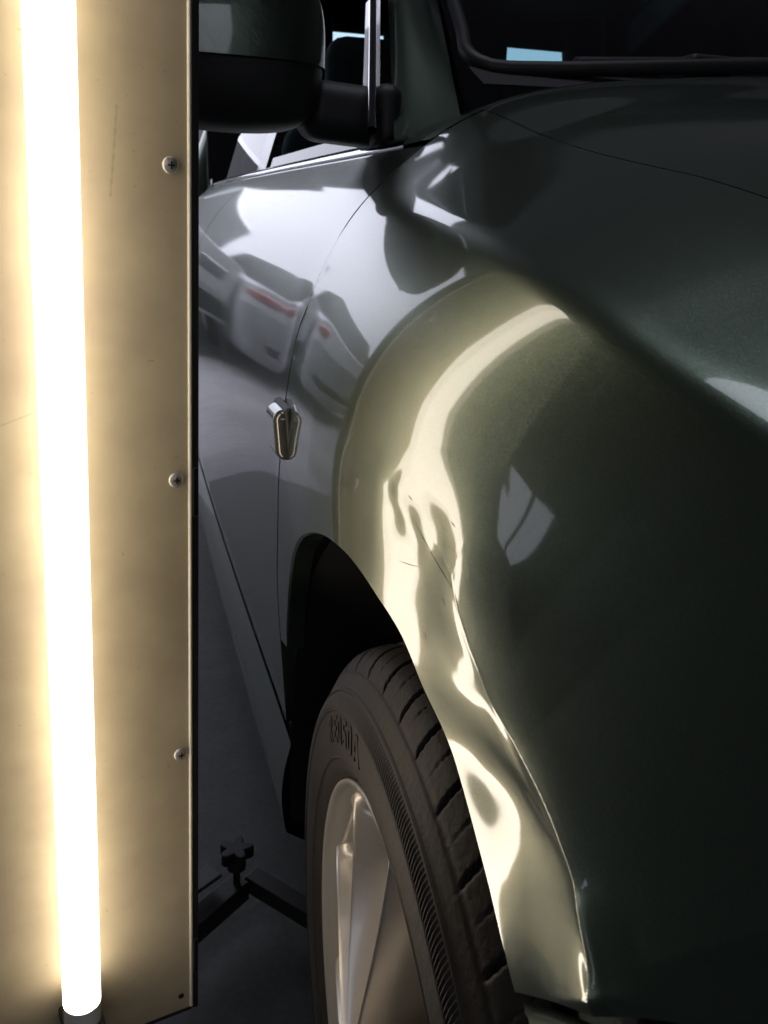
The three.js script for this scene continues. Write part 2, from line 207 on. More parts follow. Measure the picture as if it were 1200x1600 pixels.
const dent = (() => {
  const h = 0.00125, y0 = 0.56, z0 = -0.12, ny = Math.round(0.302 / h), nz = Math.round(0.46 / h), n = ny * nz, lam = 0.05;
  let X0 = new Float64Array(n), tmp = new Float64Array(n);
  for (let i = 0; i < ny; i++) for (let j = 0; j < nz; j++) X0[i * nz + j] = baseX(y0 + i * h, z0 + j * h);
  const acc = new Float64Array(n), cnt = new Float64Array(n), R = SLOPES.length, Cn = SLOPES[0].length / 3, node = (i, j) => [SLOPES[i][j * 3] / 1000, SLOPES[i][j * 3 + 1] / 1000, SLOPES[i][j * 3 + 2]];
  for (let i = 0; i < R - 1; i++) for (let j = 0; j < Cn - 1; j++) {
    const a = node(i, j), b = node(i + 1, j), c = node(i, j + 1), d = node(i + 1, j + 1), dist = (p, q) => Math.hypot(p[0] - q[0], p[1] - q[1]);
    const NA = Math.ceil(Math.max(dist(a, b), dist(c, d)) / h * 3) + 2, NB = Math.ceil(Math.max(dist(a, c), dist(b, d)) / h * 3) + 2;
    for (let p = 0; p < NA; p++) for (let q = 0; q < NB; q++) {
      const s = (p + 0.5) / NA, t = (q + 0.5) / NB, w = [(1 - s) * (1 - t), s * (1 - t), (1 - s) * t, s * t], v = [0, 1, 2].map((k) => a[k] * w[0] + b[k] * w[1] + c[k] * w[2] + d[k] * w[3]);
      const iy = Math.round((v[0] - y0) / h), iz = Math.round((v[1] - z0) / h); if (iy < 0 || iz < 0 || iy >= ny || iz >= nz) continue;
      acc[iy * nz + iz] += v[2]; cnt[iy * nz + iz]++;
    }
  }
  const St = new Float64Array(n), W = new Float64Array(n), free = new Float64Array(n);
  for (let i = 0; i < ny; i++) for (let j = 0; j < nz; j++) { const k = i * nz + j; St[k] = cnt[k] ? acc[k] / cnt[k] : (X0[i * nz + Math.min(j + 1, nz - 1)] - X0[i * nz + Math.max(j - 1, 0)]) / ((Math.min(j + 1, nz - 1) - Math.max(j - 1, 0)) * h); W[k] = cnt[k] ? 1 : 0.25; free[k] = i < ny - 3 && j >= 3 && j < nz - 3 ? 1 : 0; }
  const h2 = 1 / (h * h);
  const op = (d, o) => { o.fill(0); for (let i = 0; i < ny; i++) for (let j = 0; j < nz; j++) { const k = i * nz + j; if (j + 1 < nz) { const e = Math.min(W[k], W[k + 1]) * (d[k + 1] - d[k]) * h2; o[k + 1] += e; o[k] -= e; } if (i + 1 < ny) { const e = lam * (d[k + nz] - d[k]) * h2; o[k + nz] += e; o[k] -= e; } } for (let k = 0; k < n; k++) o[k] *= free[k]; };
  const b = new Float64Array(n);
  for (let i = 0; i < ny; i++) for (let j = 0; j + 1 < nz; j++) { const k = i * nz + j, e = Math.min(W[k], W[k + 1]) * (0.5 * (St[k] + St[k + 1]) - (X0[k + 1] - X0[k]) / h) / h; b[k + 1] += e; b[k] -= e; }
  const d = new Float64Array(n), r = new Float64Array(n), p = new Float64Array(n), Ap = new Float64Array(n); let rs = 0, bs = 0;
  for (let k = 0; k < n; k++) { r[k] = p[k] = b[k] * free[k]; rs += r[k] * r[k]; } bs = rs;
  for (let it = 0; it < 900 && rs > 1e-12 * bs; it++) { op(p, Ap); let pa = 0; for (let k = 0; k < n; k++) pa += p[k] * Ap[k]; const al = rs / pa; let rn = 0; for (let k = 0; k < n; k++) { d[k] += al * p[k]; r[k] -= al * Ap[k]; rn += r[k] * r[k]; } const be = rn / rs; for (let k = 0; k < n; k++) p[k] = r[k] + be * p[k]; rs = rn; }
  for (let pass = 0; pass < 1; pass++) { for (const st of [1, nz]) { tmp.set(d); for (let k = st; k < n - st; k++) d[k] = 0.25 * tmp[k - st] + 0.5 * tmp[k] + 0.25 * tmp[k + st]; } }
  const cub = (a, b2, c, e, t) => b2 + 0.5 * t * (c - a + t * (2 * a - 5 * b2 + 4 * c - e + t * (3 * (b2 - c) + e - a)));
  return (y, z) => {
    const fy = (y - y0) / h, fz = (z - z0) / h; if (fy < 1 || fz < 1 || fy > ny - 2 || fz > nz - 2) { if (fy < 1 && fz > 1 && fz < nz - 2) return d[nz + Math.floor(fz)] ; return 0; }
    const i = Math.min(Math.floor(fy), ny - 3), j = Math.min(Math.floor(fz), nz - 3), a = fy - i, c = fz - j, row = (q) => { const k = (i + q) * nz + j; return cub(d[k - 1], d[k], d[k + 1], d[k + 2], c); };
    return cub(row(-1), row(0), row(1), row(2), a);
  };
})();
const tuck = (y, z) => { const t = 0.71 - y; return 0.05 * (t + Math.sqrt(t * t + 0.0009)) * smooth(0.03, -0.12, z); };
const bodyX = (y, z) => (z > -0.2 ? baseX(y, z) + dent(y, z) : mainX(y, z)) + tuck(y, z);
const bodyN = (p) => { const e = 0.0011, gy = (bodyX(p[1] + e, p[2]) - bodyX(p[1] - e, p[2])) / (2 * e), gz = (bodyX(p[1], p[2] + e) - bodyX(p[1], p[2] - e)) / (2 * e), l = Math.hypot(1, gy, gz); return [-1 / l, gy / l, gz / l]; };

const archR = spline([-75, -58, -45, -30, -17, -7, 3.1, 7.8, 12.2, 16.6, 20.9, 24.1, 29.4, 34, 45, 80].map((x) => x * D2R), [0.396, 0.4, 0.402, 0.408, 0.417, 0.425, 0.4275, 0.4252, 0.421, 0.4115, 0.3995, 0.396, 0.398, 0.3993, 0.4, 0.4]);
const arch = (ph) => { const r = archR(ph); return [WY + r * Math.cos(ph), r * Math.sin(ph)]; };
const gapZ = spline([0.42, 0.545, 0.588, 0.679, 0.75, 0.81, 0.85, 0.89, 0.94, 0.987, 1.03], [-0.42, -0.385, -0.366, -0.305, -0.264, -0.247, -0.252, -0.247, -0.28, -0.30, -0.32]);
const creaseY = spline([-0.30, -0.0712, 0.0405, 0.0772, 0.108, 0.1488, 0.1839, 0.2178, 0.2459, 0.45], [0.955, 0.9312, 0.9197, 0.9141, 0.9081, 0.8988, 0.8889, 0.8803, 0.8728, 0.815]);

const seamY = spline([0.2237, 0.24, 0.2586, 0.2793, 0.2945, 0.3012, 0.3132, 0.325, 0.36, 0.46], [0.6566, 0.6726, 0.6916, 0.7115, 0.7248, 0.7298, 0.7365, 0.7436, 0.757, 0.79]); // joint between fender and bumper
// ---------------------------------------------------------------- the dark metallic car
const car = thing('car', 'dark green-grey metallic car with a dented front fender beside the lit board', 'car');
const FRONT = 0.46; let pillarFoot;
{
  // fender side: from the arch edge (below) to the door gap and the shoulder crease (above)
  const phRear = -62 * D2R, phMid = -24 * D2R, phFront = 34 * D2R, yG = 0.955, zG = gapZ(yG);
  const [yEnd, zEnd] = arch(phFront);
  const bottom = (a) => a < 0.22 ? arch(lerp(phRear, phMid, a / 0.22)) : a < 0.74 ? arch(lerp(phMid, phFront, (a - 0.22) / 0.52)) : (() => { const z = lerp(zEnd, FRONT, Math.pow((a - 0.74) / 0.26, 1.2)); return [seamY(z), z]; })();
  const top = (a) => { if (a < 0.22) { const y = lerp(0.5, yG, a / 0.22); return [y, gapZ(y) + 0.0027]; } const z = lerp(zG + 0.002, FRONT, a < 0.74 ? (a - 0.22) / 0.52 * 0.72 : 0.72 + (a - 0.74) / 0.26 * 0.28); return [creaseY(z), z]; };
  const side = sheet(760, 260, (u, v) => { const [y1, z1] = bottom(u), [y2, z2] = top(u), y = lerp(y1, y2, v), z = lerp(z1, z2, v); return [bodyX(y, z), y, z]; }, (u, v, p) => bodyN(p));
  // rolled arch lip
  const lip = sheet(400, 8, (u, v) => { const [y, z] = bottom(u * 0.74), x = bodyX(y, z), ph = Math.atan2(z, y - WY), k = v * Math.PI / 2, rr = 0.0022, t = Math.min(1, v * 1.25), kk = t * Math.PI / 2, inn = rr * (1 - Math.cos(kk)), dx = rr * Math.sin(kk) + (v > 0.8 ? (v - 0.8) / 0.2 * 0.016 : 0), q = Math.hypot(y - WY, z) - inn * 0 - rr * Math.sin(kk) * 0.6; return [x + dx, WY + q * Math.cos(ph), q * Math.sin(ph)]; });
  const lowFlange = sheet(60, 4, (u, v) => { const [y, z] = bottom(0.74 + u * 0.26), x = bodyX(y, z); return [x + v * 0.014, y - 0.002 * Math.sin(v * Math.PI / 2), z]; });
  const gapFlange = sheet(120, 3, (u, v) => { const y = lerp(0.5, yG, u), z = gapZ(y) + 0.0027; return [bodyX(y, z) + v * 0.014, y, z - 0.0012 * Math.sin(v * 1.57)]; });
  // shoulder, fender top
  const t1 = spline([-0.45, -0.3, -0.15, 0, 0.2, 0.45], [44, 46, 60, 68, 72, 74]);
  const section = (z, s) => { // distance s inward from the crease
    const y0 = creaseY(z), x0 = bodyX(y0, z), n = bodyN([0, y0, z]), a0 = Math.atan(-n[1] / n[0]) / D2R, a1 = Math.max(t1(z), a0); let x = x0, y = y0; const N = 80, ds = s / N;
    for (let i = 0; i < N; i++) { const q = (i + 0.5) * ds, a = (q < 0.03 ? lerp(a0, a1, smooth(0, 0.03, q)) : a1 + (86 - a1) * (1 - Math.exp(-Math.pow((q - 0.03) / HOODL(z), 1.5)))) * D2R; x += Math.sin(a) * ds; y += Math.cos(a) * ds; }
    return [x, y, z];
  };
  const HOODL = spline([-0.45, -0.3, 0, 0.3], [0.1, 0.12, 0.2, 0.25]);
  const seam = (z) => 0.125;
  const topSheet = sheet(160, 60, (u, v) => section(lerp(zG + 0.002, FRONT, u), seam(0) * v * v * (1.6 - 0.6 * v)));
  const g = join([side, topSheet, lip, lowFlange, gapFlange]);
  mesh('front_fender', g, M.paint, car).userData = { label: 'dented fender over the wheel, mirroring the lit tube' };
  const hood = sheet(160, 80, (u, v) => section(lerp(-0.40, FRONT, u), lerp(seam(0) + 0.0009, 0.85, v)));
  mesh('hood', hood, M.paint, car);
  // foot of the windscreen pillar, between fender, door and hood; the pillar grows out of its rear edge
  const s0 = (z) => { let a = 0, c = 0.12; for (let i = 0; i < 24; i++) { const m = (a + c) / 2; if (section(z, m)[1] > 1.004) c = m; else a = m; } return c; };
  mesh('pillar_foot', sheet(24, 24, (u, v) => { const z = lerp(zG - 0.004, -0.405, u); return section(z, lerp(s0(z), 0.131, v)); }), M.paint, car);
  const q0 = s0(-0.405); pillarFoot = (v) => section(-0.405, lerp(q0, 0.131, v));
  mesh('hood_seam_channel', sheet(100, 2, (u, v) => { const p = section(lerp(zG, FRONT, u), lerp(0.11, 0.15, v)); return [p[0], p[1] - 0.014, p[2]]; }), M.paint, car);
}
{ // scratches and chips left by the knock, thin raised burrs of scraped lacquer
  const mark = (pts, w) => { const c = new THREE.CatmullRomCurve3(pts.map(([y, z]) => V(0, y / 1000, z / 1000))), N = 40, ps = c.getSpacedPoints(N); return sheet(N, 2, (u, v) => { const i = Math.round(u * N), p = ps[i], q = ps[Math.min(i + 1, N)], o = ps[Math.max(i - 1, 0)], dy = q.y - o.y, dz = q.z - o.z, l = Math.hypot(dy, dz) || 1, k = (v - 0.5) * w * Math.sin(Math.PI * clamp(u, 0.03, 0.97)), y = p.y - dz / l * k, z = p.z + dy / l * k; return [bodyX(y, z) - 0.00012 - (v === 0.5 ? 0.0001 : 0), y, z]; }); };
  for (const [pts, w] of [[[[811.9,67.1],[811.4,69.5],[810.8,71.9]],0.0004],[[[794.8,100.6],[792.2,116.7],[790.7,129.2]],0.0004],[[[777.5,68.4],[780.2,80],[783.1,90.7]],0.0003],[[[754,104],[752,105.4]],0.0005],[[[780.8,122.8],[779.2,126.3]],0.0005],[[[801.8,-5.3],[801.3,-1.5]],0.0008],[[[815.2,116.9],[814.3,121.9]],0.0004],[[[801.2,80.8],[798,91.9],[794.7,103.8]],0.0003]]) mesh('scratch', mark(pts, w), M.scratch, car.getObjectByName('front_fender'));
}
// doors, sill
{
  const door = (z0f, z1f, yb) => sheet(150, 130, (u, v) => { const y = lerp(yb, 1.0, v), z = lerp(z0f(y), z1f(y), u); return [bodyX(y, z), y, z]; }, (u, v, p) => bodyN(p));
  const edge = (zf, yb, s) => sheet(2, 90, (u, v) => { const y = lerp(yb, 1.0, v), z = zf(y); return [bodyX(y, z) + u * 0.014, y, z + s * 0.001 * u]; });
  const zr = (y) => -1.26 - 0.04 * (1 - y);
  mesh('front_door', join([door((y) => gapZ(y) - 0.0027, zr, 0.37), edge((y) => gapZ(y) - 0.0027, 0.37, 1)]), M.paint, car);
  mesh('rear_door', join([door((y) => zr(y) - 0.004, (y) => -2.2 + 0.2 * (1 - y), 0.37)]), M.paint, car);
  mesh('rear_quarter', sheet(40, 60, (u, v) => { const y = lerp(0.3, 1.02, v), z = lerp(-2.21 + 0.2 * (1 - y), -3.2, u); return [bodyX(Math.min(y, 1.0), Math.max(z, -2.9)) + 0.12 * u * u, y, z]; }), M.paint, car);
  mesh('gap_backing', sheet(2, 60, (u, v) => { const y = lerp(0.4, 0.99, v), z = gapZ(y) + lerp(0.03, -0.03, u); return [bodyX(y, z) + 0.014, y, z]; }), M.paint, car);
  mesh('sill', sheet(80, 20, (u, v) => { const y = lerp(0.2, 0.362, v), z = lerp(-0.40, -2.4, u), b = bodyX(0.37, z); return [b + 0.004 - 0.016 * Math.sin(v * Math.PI * 0.9) + (v < 0.25 ? (0.25 - v) * 0.2 : 0), y, z]; }), M.paint, car);
  // chrome belt strip
  mesh('belt_trim', sheet(80, 8, (u, v) => { const z = lerp(gapZ(1.0) - 0.06, -2.2, u), a = v * Math.PI; return [bodyX(1.0, z) + 0.002 - 0.004 * Math.sin(a) + 0.006 * v, 0.999 + 0.013 * v, z]; }), M.chrome, car);
}
{ // pillar, cowl, windscreen, cabin
  const line = (a, b) => (t) => [lerp(a[0], b[0], t), lerp(a[1], b[1], t), lerp(a[2], b[2], t)];
  const L1 = line([0.088, 1.012, -0.375], [0.30, 1.62, -1.27]), L2 = line([0.192, 1.082, -0.425], [0.40, 1.63, -1.46]);
  const bulge = (p, q, v, k) => { const m = Math.sin(v * Math.PI) * k; return [lerp(p[0], q[0], v) - m * 0.55, lerp(p[1], q[1], v) + m * 0.5, lerp(p[2], q[2], v) + m * 0.65]; };
  mesh('windscreen_pillar', sheet(40, 16, (u, v) => { const p = pillarFoot(v), q = bulge([0.30, 1.62, -1.27], [0.40, 1.63, -1.46], v, 0.02), k = smooth(0, 0.25, u) * 0.02 * Math.sin(v * Math.PI); return [lerp(p[0], q[0], u) - k * 0.4, lerp(p[1], q[1], u) + k * 0.4, lerp(p[2], q[2], u) + k * 0.4]; }), M.paint, car);
  mesh('pillar_trim', new THREE.TubeGeometry(new THREE.LineCurve3(V(0.084, 1.016, -0.385), V(0.296, 1.62, -1.28)), 20, 0.0042, 10), M.chrome, car);
  mesh('windscreen', sheet(30, 20, (u, v) => { const f = pillarFoot(1), p = [lerp(f[0] - 0.012, 0.39, v), lerp(f[1] - 0.004, 1.625, v), lerp(f[2] - 0.012, -1.465, v)], q = [p[0] + 0.95 * u, p[1] + 0.045 * Math.sin(u * 2.2), p[2] + 0.2 * Math.sin(u * 1.57) * (1 - v) * 0.4]; return [q[0] + 0.004, q[1] - 0.003, q[2] - 0.004]; }), M.glass, car);
  mesh('windscreen_seal', new THREE.TubeGeometry(new THREE.CatmullRomCurve3([V(0.40, 1.63, -1.46), V(0.21, 1.13, -0.515), V(0.196, 1.094, -0.445), V(0.21, 1.083, -0.425), V(0.26, 1.083, -0.417), V(0.5, 1.10, -0.395), V(0.9, 1.12, -0.36)], false, 'centripetal'), 120, 0.0075, 8), M.blackPlastic, car);
  mesh('cowl', sheet(30, 8, (u, v) => [lerp(0.19, 1.0, u), 1.062 + 0.02 * v + 0.02 * u, lerp(-0.385, -0.43, v)]), M.blackPlastic, car);
  mesh('wiper', join([rod(V(0.30, 1.092, -0.425), V(0.86, 1.135, -0.45), 0.006, 8), boxAt(0.05, 0.02, 0.03, 0.45, 1.10, -0.43, 0.006)]), M.blackPlastic, car);
  mesh('dashboard', sheet(20, 16, (u, v) => [lerp(0.17, 1.5, u), 1.02 + 0.03 * Math.sin(v * 3) - 0.25 * smooth(0.85, 1, v), lerp(-0.47, -1.05, v)]), M.interior, car);
  mesh('cabin_floor', boxAt(1.55, 0.06, 2.3, 0.86, 0.34, -1.5, 0.01), M.interior, car);
  for (const [x, z] of [[0.42, -1.62], [1.25, -1.62], [0.42, -2.42], [1.25, -2.42]]) mesh('seat', join([boxAt(0.46, 0.62, 0.14, x, 0.82, z, 0.06), boxAt(0.26, 0.18, 0.1, x, 1.22, z - 0.03, 0.05), boxAt(0.48, 0.14, 0.5, x, 0.52, z + 0.26, 0.05)]), M.interior, car);
  mesh('roof', sheet(20, 20, (u, v) => [lerp(0.34, 1.36, u), 1.615 + 0.05 * Math.sin(u * Math.PI) + 0.02 * Math.sin(v * Math.PI), lerp(-1.3, -2.75, v)]), M.paint, car);
  mesh('far_side_body', join([boxAt(0.05, 0.62, 2.9, 1.70, 0.68, -1.75, 0.02), rod(V(1.62, 1.0, -0.45), V(1.38, 1.62, -1.4), 0.05), rod(V(1.64, 0.98, -1.55), V(1.38, 1.62, -1.6), 0.05), rod(V(1.62, 1.0, -2.9), V(1.36, 1.62, -2.6), 0.08)]), M.interior, car);
  for (const z of [-0.5, -1.62]) mesh('far_window', sheet(6, 6, (u, v) => { const y = lerp(0.98, 1.6, v), zz = lerp(z - (z > -1 ? 1.3 * (y - 0.98) : 0), z - (z > -1 ? 1.08 : 1.2), u); return [1.66 - 0.4 * (y - 0.98), y, zz]; }), M.darkGlass, car);  // opaque dark panes, added to keep the cabin black
  mesh('rear_window', sheet(6, 6, (u, v) => [lerp(0.15, 1.6, u), lerp(1.0, 1.6, v), lerp(-3.12, -2.72, v)]), M.glass, car);
  mesh('headlining', join([boxAt(1.1, 0.03, 1.5, 0.85, 1.595, -2.0, 0.01), boxAt(1.2, 0.14, 0.04, 0.86, 1.565, -2.66, 0.015)]), M.interior, car);  // the rear drop is added to crop the bright view through the cabin
  mesh('rear_view_blocker', boxAt(1.5, 0.45, 0.04, 0.85, 1.20, -2.62, 0.01), M.interior, car);  // upright panel added to block the bright view out of the back
  mesh('side_view_blocker', boxAt(0.42, 0.3, 0.08, 0.88, 1.42, -2.6, 0.03), M.interior, car);  // added blocker, narrows the bright patch seen through the windscreen
  mesh('side_view_blocker', boxAt(0.36, 0.3, 0.08, 0.32, 1.42, -2.6, 0.03), M.interior, car);  // second added blocker beside the bright patch
  mesh('tail_panel', join([boxAt(1.6, 0.7, 0.06, 0.85, 0.68, -3.22, 0.02), rod(V(0.12, 1.02, -2.95), V(0.34, 1.62, -2.6), 0.07)]), M.paint, car);
  mesh('underbody', boxAt(1.5, 0.05, 2.6, 0.85, 0.22, -1.85, 0.01), M.liner, car);
  mesh('engine_bay', join([boxAt(0.05, 0.6, 1.0, 0.34, 0.62, -0.02, 0.01), boxAt(1.3, 0.5, 0.04, 0.98, 0.72, -0.44, 0.01)]), M.liner, car);
  // side window, its black sail and frame
  const glassX = (y, z) => bodyX(1.0, z) + 0.012 + 0.33 * (y - 1.0);
  mesh('side_window', sheet(30, 12, (u, v) => { const y = lerp(1.006, 1.03, v), z = lerp(-0.56, -1.22, u); return [glassX(y, z), y, z]; }), M.glass, car).userData = { label: 'front side window wound down' };
  mesh('rear_side_window', sheet(20, 12, (u, v) => { const y = lerp(1.006, 1.56, v), z = lerp(-1.34 + 0.1 * (y - 1), -1.95, u); return [glassX(y, z), y, z]; }), M.glass, car);
  mesh('door_pillar', sheet(4, 12, (u, v) => { const y = lerp(1.0, 1.6, v), z = lerp(-1.23, -1.34, u); return [glassX(y, z) - 0.004, y, z]; }), M.blackGloss, car);
  mesh('window_sail', sheet(12, 12, (u, v) => { const y = lerp(1.006, 1.20, u), z = lerp(-0.385 - 1.38 * (y - 1.0), -0.545 - 1.2 * (y - 1.0), v); return [lerp(0.092 + 0.33 * (y - 1), glassX(y, z) - 0.004, v), y, z]; }), M.blackGloss, car);
}
// door mirror
{
  const mirror = new THREE.Group(); mirror.name = 'door_mirror'; car.add(mirror);
  const shell = (c, h, e1, e2, t0, t1) => sheet(48, 28, (u, v) => {
    const a = u * Math.PI * 2, b = lerp(t0, t1, v), pw = (x, e) => Math.sign(x) * Math.pow(Math.abs(x), e), cb = pw(Math.cos(b), e1), x = h[0] * cb * pw(Math.cos(a), e2), z = h[2] * cb * pw(Math.sin(a), e2), y = h[1] * pw(Math.sin(b), e1);
    const k = 1 - 0.32 * smooth(0.2, -1.2, x / h[0]) * (y > 0 ? 1 : 0.35); return [c[0] + x, c[1] + y * k, c[2] + z * (z < 0 ? 0.55 : 1)];
  });
  mesh('mirror_cap', shell([-0.052, 1.083, -0.485], [0.108, 0.088, 0.075], 0.62, 0.68, -0.03, Math.PI / 2), M.paint, mirror);
  mesh('mirror_base_shell', shell([-0.052, 1.081, -0.487], [0.105, 0.066, 0.072], 0.5, 0.62, -Math.PI / 2, 0.0), M.blackPlastic, mirror);
  mesh('mirror_arm', join([new RoundedBoxGeometry(0.095, 0.056, 0.07, 4, 0.022).rotateZ(-0.06).translate(0.082, 1.038, -0.497), new RoundedBoxGeometry(0.03, 0.06, 0.1, 3, 0.014).translate(0.116, 1.035, -0.49)]), M.blackPlastic, mirror);
  mesh('mirror_glass', sheet(16, 10, (u, v) => [lerp(-0.14, 0.035, u), lerp(1.03, 1.15, v), -0.535]), M.chrome, mirror);
}
{ // side repeater: a small smoked lens standing on the fender's rear edge
  const y = 0.772, z = -0.238, x = bodyX(y, z), rep = new THREE.Group(); rep.name = 'side_repeater'; car.add(rep);
  const tilt = new THREE.Euler(0, 0.05, 0.08);
  mesh('lens', new RoundedBoxGeometry(0.022, 0.042, 0.044, 5, 0.0085).applyMatrix4(new THREE.Matrix4().makeRotationFromEuler(tilt)).translate(x - 0.001, y, z), M.lens, rep);
  mesh('bezel', new RoundedBoxGeometry(0.008, 0.047, 0.05, 3, 0.0035).applyMatrix4(new THREE.Matrix4().makeRotationFromEuler(tilt)).translate(x + 0.0005, y, z), M.blackPlastic, rep);
}
{ // front bumper corner below the fender
  const archZ = (y) => { const r = 0.4; return Math.sqrt(Math.max(0.001, r * r - (y - WY) * (y - WY))); };
  const [yE, zE] = arch(34 * D2R), topY = (z) => seamY(z) - 0.0055;
  const g = sheet(80, 40, (u, v) => {
    const yv = lerp(0, 0.34, v * v), z0 = lerp(zE + 0.003, archZ(Math.max(topY(zE) - yv, 0.33)), smooth(0, 0.1, v)), z = lerp(z0, FRONT, u), yt = topY(z), r = 0.004, xs = bodyX(yt + 0.0055, z) - 0.0025;
    const a = Math.min(1, v / 0.18) * Math.PI / 2, roll = v < 0.18; return [xs + r * (1 - Math.sin(a)) * 1.6 - (roll ? 0 : 0.03 * (v - 0.18)), roll ? yt - r * (1 - Math.cos(a)) : yt - r - (yv - 0.34 * 0.0324) * 1.0, z];
  });
  mesh('front_bumper', g, M.paint, car);
  mesh('bumper_gap', sheet(30, 2, (u, v) => { const z = lerp(zE + 0.01, FRONT, u), y = topY(z); return [bodyX(y + 0.0055, z) + 0.02, lerp(y - 0.03, y + 0.012, v), z]; }), M.paint, car);
}
mesh('wheel_arch_liner', join([
  sheet(100, 8, (u, v) => { const ph = lerp(-100, 105, u) * D2R, r = archR(clamp(ph, -62 * D2R, 34 * D2R)) + 0.0035, y = WY + r * Math.cos(ph), z = r * Math.sin(ph); return [lerp(0.012, 0.30, v), y, z]; }),
  sheet(60, 4, (u, v) => { const ph = lerp(-100, 105, u) * D2R, r = 0.45 * v; return [0.299, WY + r * Math.cos(ph), r * Math.sin(ph)]; })]), M.liner, car);

// ---------------------------------------------------------------- front wheel
const font = await new FontLoader().loadAsync('fonts/droid/droid_sans_bold.typeface.json');
{
  const wheel = new THREE.Group(); wheel.name = 'front_wheel'; wheel.position.set(0.0137, WY, 0); wheel.rotation.y = -0.017; car.add(wheel);
  // tyre cross-section: [x outward is negative, radius]
  const pts = [[0.004, 0.2195], [-0.001, 0.2245], [-0.0055, 0.231], [-0.0095, 0.243], [-0.0112, 0.256], [-0.0108, 0.268], [-0.009, 0.279], [-0.0055, 0.289], [-0.0035, 0.2935], [-0.0005, 0.2985], [0.0005, 0.3005], [0.003, 0.3045], [0.0085, 0.3125], [0.0155, 0.3195], [0.024, 0.3235], [0.04, 0.3258], [0.07, 0.3272], [0.11, 0.3277], [0.15, 0.327], [0.18, 0.3255], [0.2, 0.321], [0.212, 0.31], [0.216, 0.29], [0.21, 0.25], [0.2, 0.2195]];
  const cr = new THREE.CatmullRomCurve3(pts.map(([x, r]) => V(x, r, 0)), false, 'centripetal'), prof = cr.getSpacedPoints(230);
  const groove = (d, w) => smooth(w, w * 0.55, Math.abs(d));
  const depth = (x, r, th) => { // tread pattern: two rings near the shoulder, slanted cross grooves
    if (r < 0.3) return 0; let d = 0; const deg = th / D2R;
    d = Math.max(d, groove(x - 0.043, 0.0042) * 0.007, groove(x - 0.088, 0.005) * 0.007, groove(x - 0.13, 0.005) * 0.007);
    if (x < 0.046) { const p = 8.4, q = deg + (x - 0.02) * 90, k = ((q % p) + p) % p - p / 2; d = Math.max(d, groove(k * D2R * 0.325, 0.0022) * 0.006 * smooth(0.305, 0.3135, r)); const k2 = (((q + p / 2) % p) + p) % p - p / 2; d = Math.max(d, groove(k2 * D2R * 0.325, 0.0008) * 0.0022 * smooth(0.0, 0.02, x) * (x < 0.034 ? 1 : 0)); }
    else if (x < 0.09) { const p = 7.2, q = deg - (x - 0.046) * 220, k = ((q % p) + p) % p - p / 2; d = Math.max(d, groove(k * D2R * 0.325, 0.0028) * 0.006); }
    d = Math.max(d, groove(x - 0.0055, 0.0016) * 0.0018 * (r > 0.3 ? 1 : 0));
    return d;
  };
  const NT = 1080, pos = [], uv = [], idx = [];
  for (let i = 0; i <= NT; i++) { const th = i / NT * Math.PI * 2; for (let j = 0; j < prof.length; j++) { const { x, y: r } = prof[j], q = r - depth(x, r, th); pos.push(x, q * Math.cos(th), q * Math.sin(th)); uv.push(th * 0.3, j * 0.0022); } }
  for (let i = 0; i < NT; i++) for (let j = 0; j < prof.length - 1; j++) { const a = i * prof.length + j, b = a + prof.length; idx.push(a, a + 1, b, b, a + 1, b + 1); }
  const tg = new THREE.BufferGeometry(); tg.setAttribute('position', new THREE.Float32BufferAttribute(pos, 3)); tg.setAttribute('uv', new THREE.Float32BufferAttribute(uv, 2)); tg.setIndex(idx); tg.computeVertexNormals();
  const tyre = mesh('tyre', tg, M.rubber, wheel);
  // ribbed band, raised lettering, beads
  const sideX = (r) => { let b = prof[0]; for (const p of prof) if (p.x < 0.02 && Math.abs(p.y - r) < Math.abs(b.y - r)) b = p; return b.x; };
  const lathe = (list, n = 256) => { const po = [], ix = [], m = list.length; for (let i = 0; i <= n; i++) { const t = i / n * Math.PI * 2; for (const [x, r] of list) po.push(x, r * Math.cos(t), r * Math.sin(t)); } for (let i = 0; i < n; i++) for (let j = 0; j < m - 1; j++) { const a = i * m + j, b = a + m; ix.push(a, a + 1, b, b, a + 1, b + 1); } const g = new THREE.BufferGeometry(); g.setAttribute('position', new THREE.Float32BufferAttribute(po, 3)); g.setAttribute('uv', new THREE.Float32BufferAttribute(new Float32Array(po.length / 3 * 2), 2)); g.setIndex(ix); g.computeVertexNormals(); return g; };
  { const n = 3000, rows = 7, po = [], ix = [], uvs = []; for (let i = 0; i <= n; i++) { const t0 = i / n * Math.PI * 2; for (let j = 0; j < rows; j++) { const v = j / (rows - 1), r = lerp(0.2785, 0.2915, v), t = t0 - v * 0.03, ridge = (i % 6 < 3 ? 0.0009 : 0) * (j > 0 && j < rows - 1 ? 1 : 0); po.push(sideX(r) - 0.0004 - 0.0018 * Math.sin(v * Math.PI) - ridge, r * Math.cos(t), r * Math.sin(t)); uvs.push(t * 0.3, v * 0.01); } } for (let i = 0; i < n; i++) for (let j = 0; j < rows - 1; j++) { const a = i * rows + j, b = a + rows; ix.push(a, a + 1, b, b, a + 1, b + 1); } const g = new THREE.BufferGeometry(); g.setAttribute('position', new THREE.Float32BufferAttribute(po, 3)); g.setAttribute('uv', new THREE.Float32BufferAttribute(uvs, 2)); g.setIndex(ix); g.computeVertexNormals(); mesh('ribbed_band', g, M.rubber, tyre); }
  const bead = (r, w, k) => lathe([-1, -0.5, 0, 0.5, 1].map((q) => [sideX(r + q * w) - k * (1 - q * q), r + q * w]));
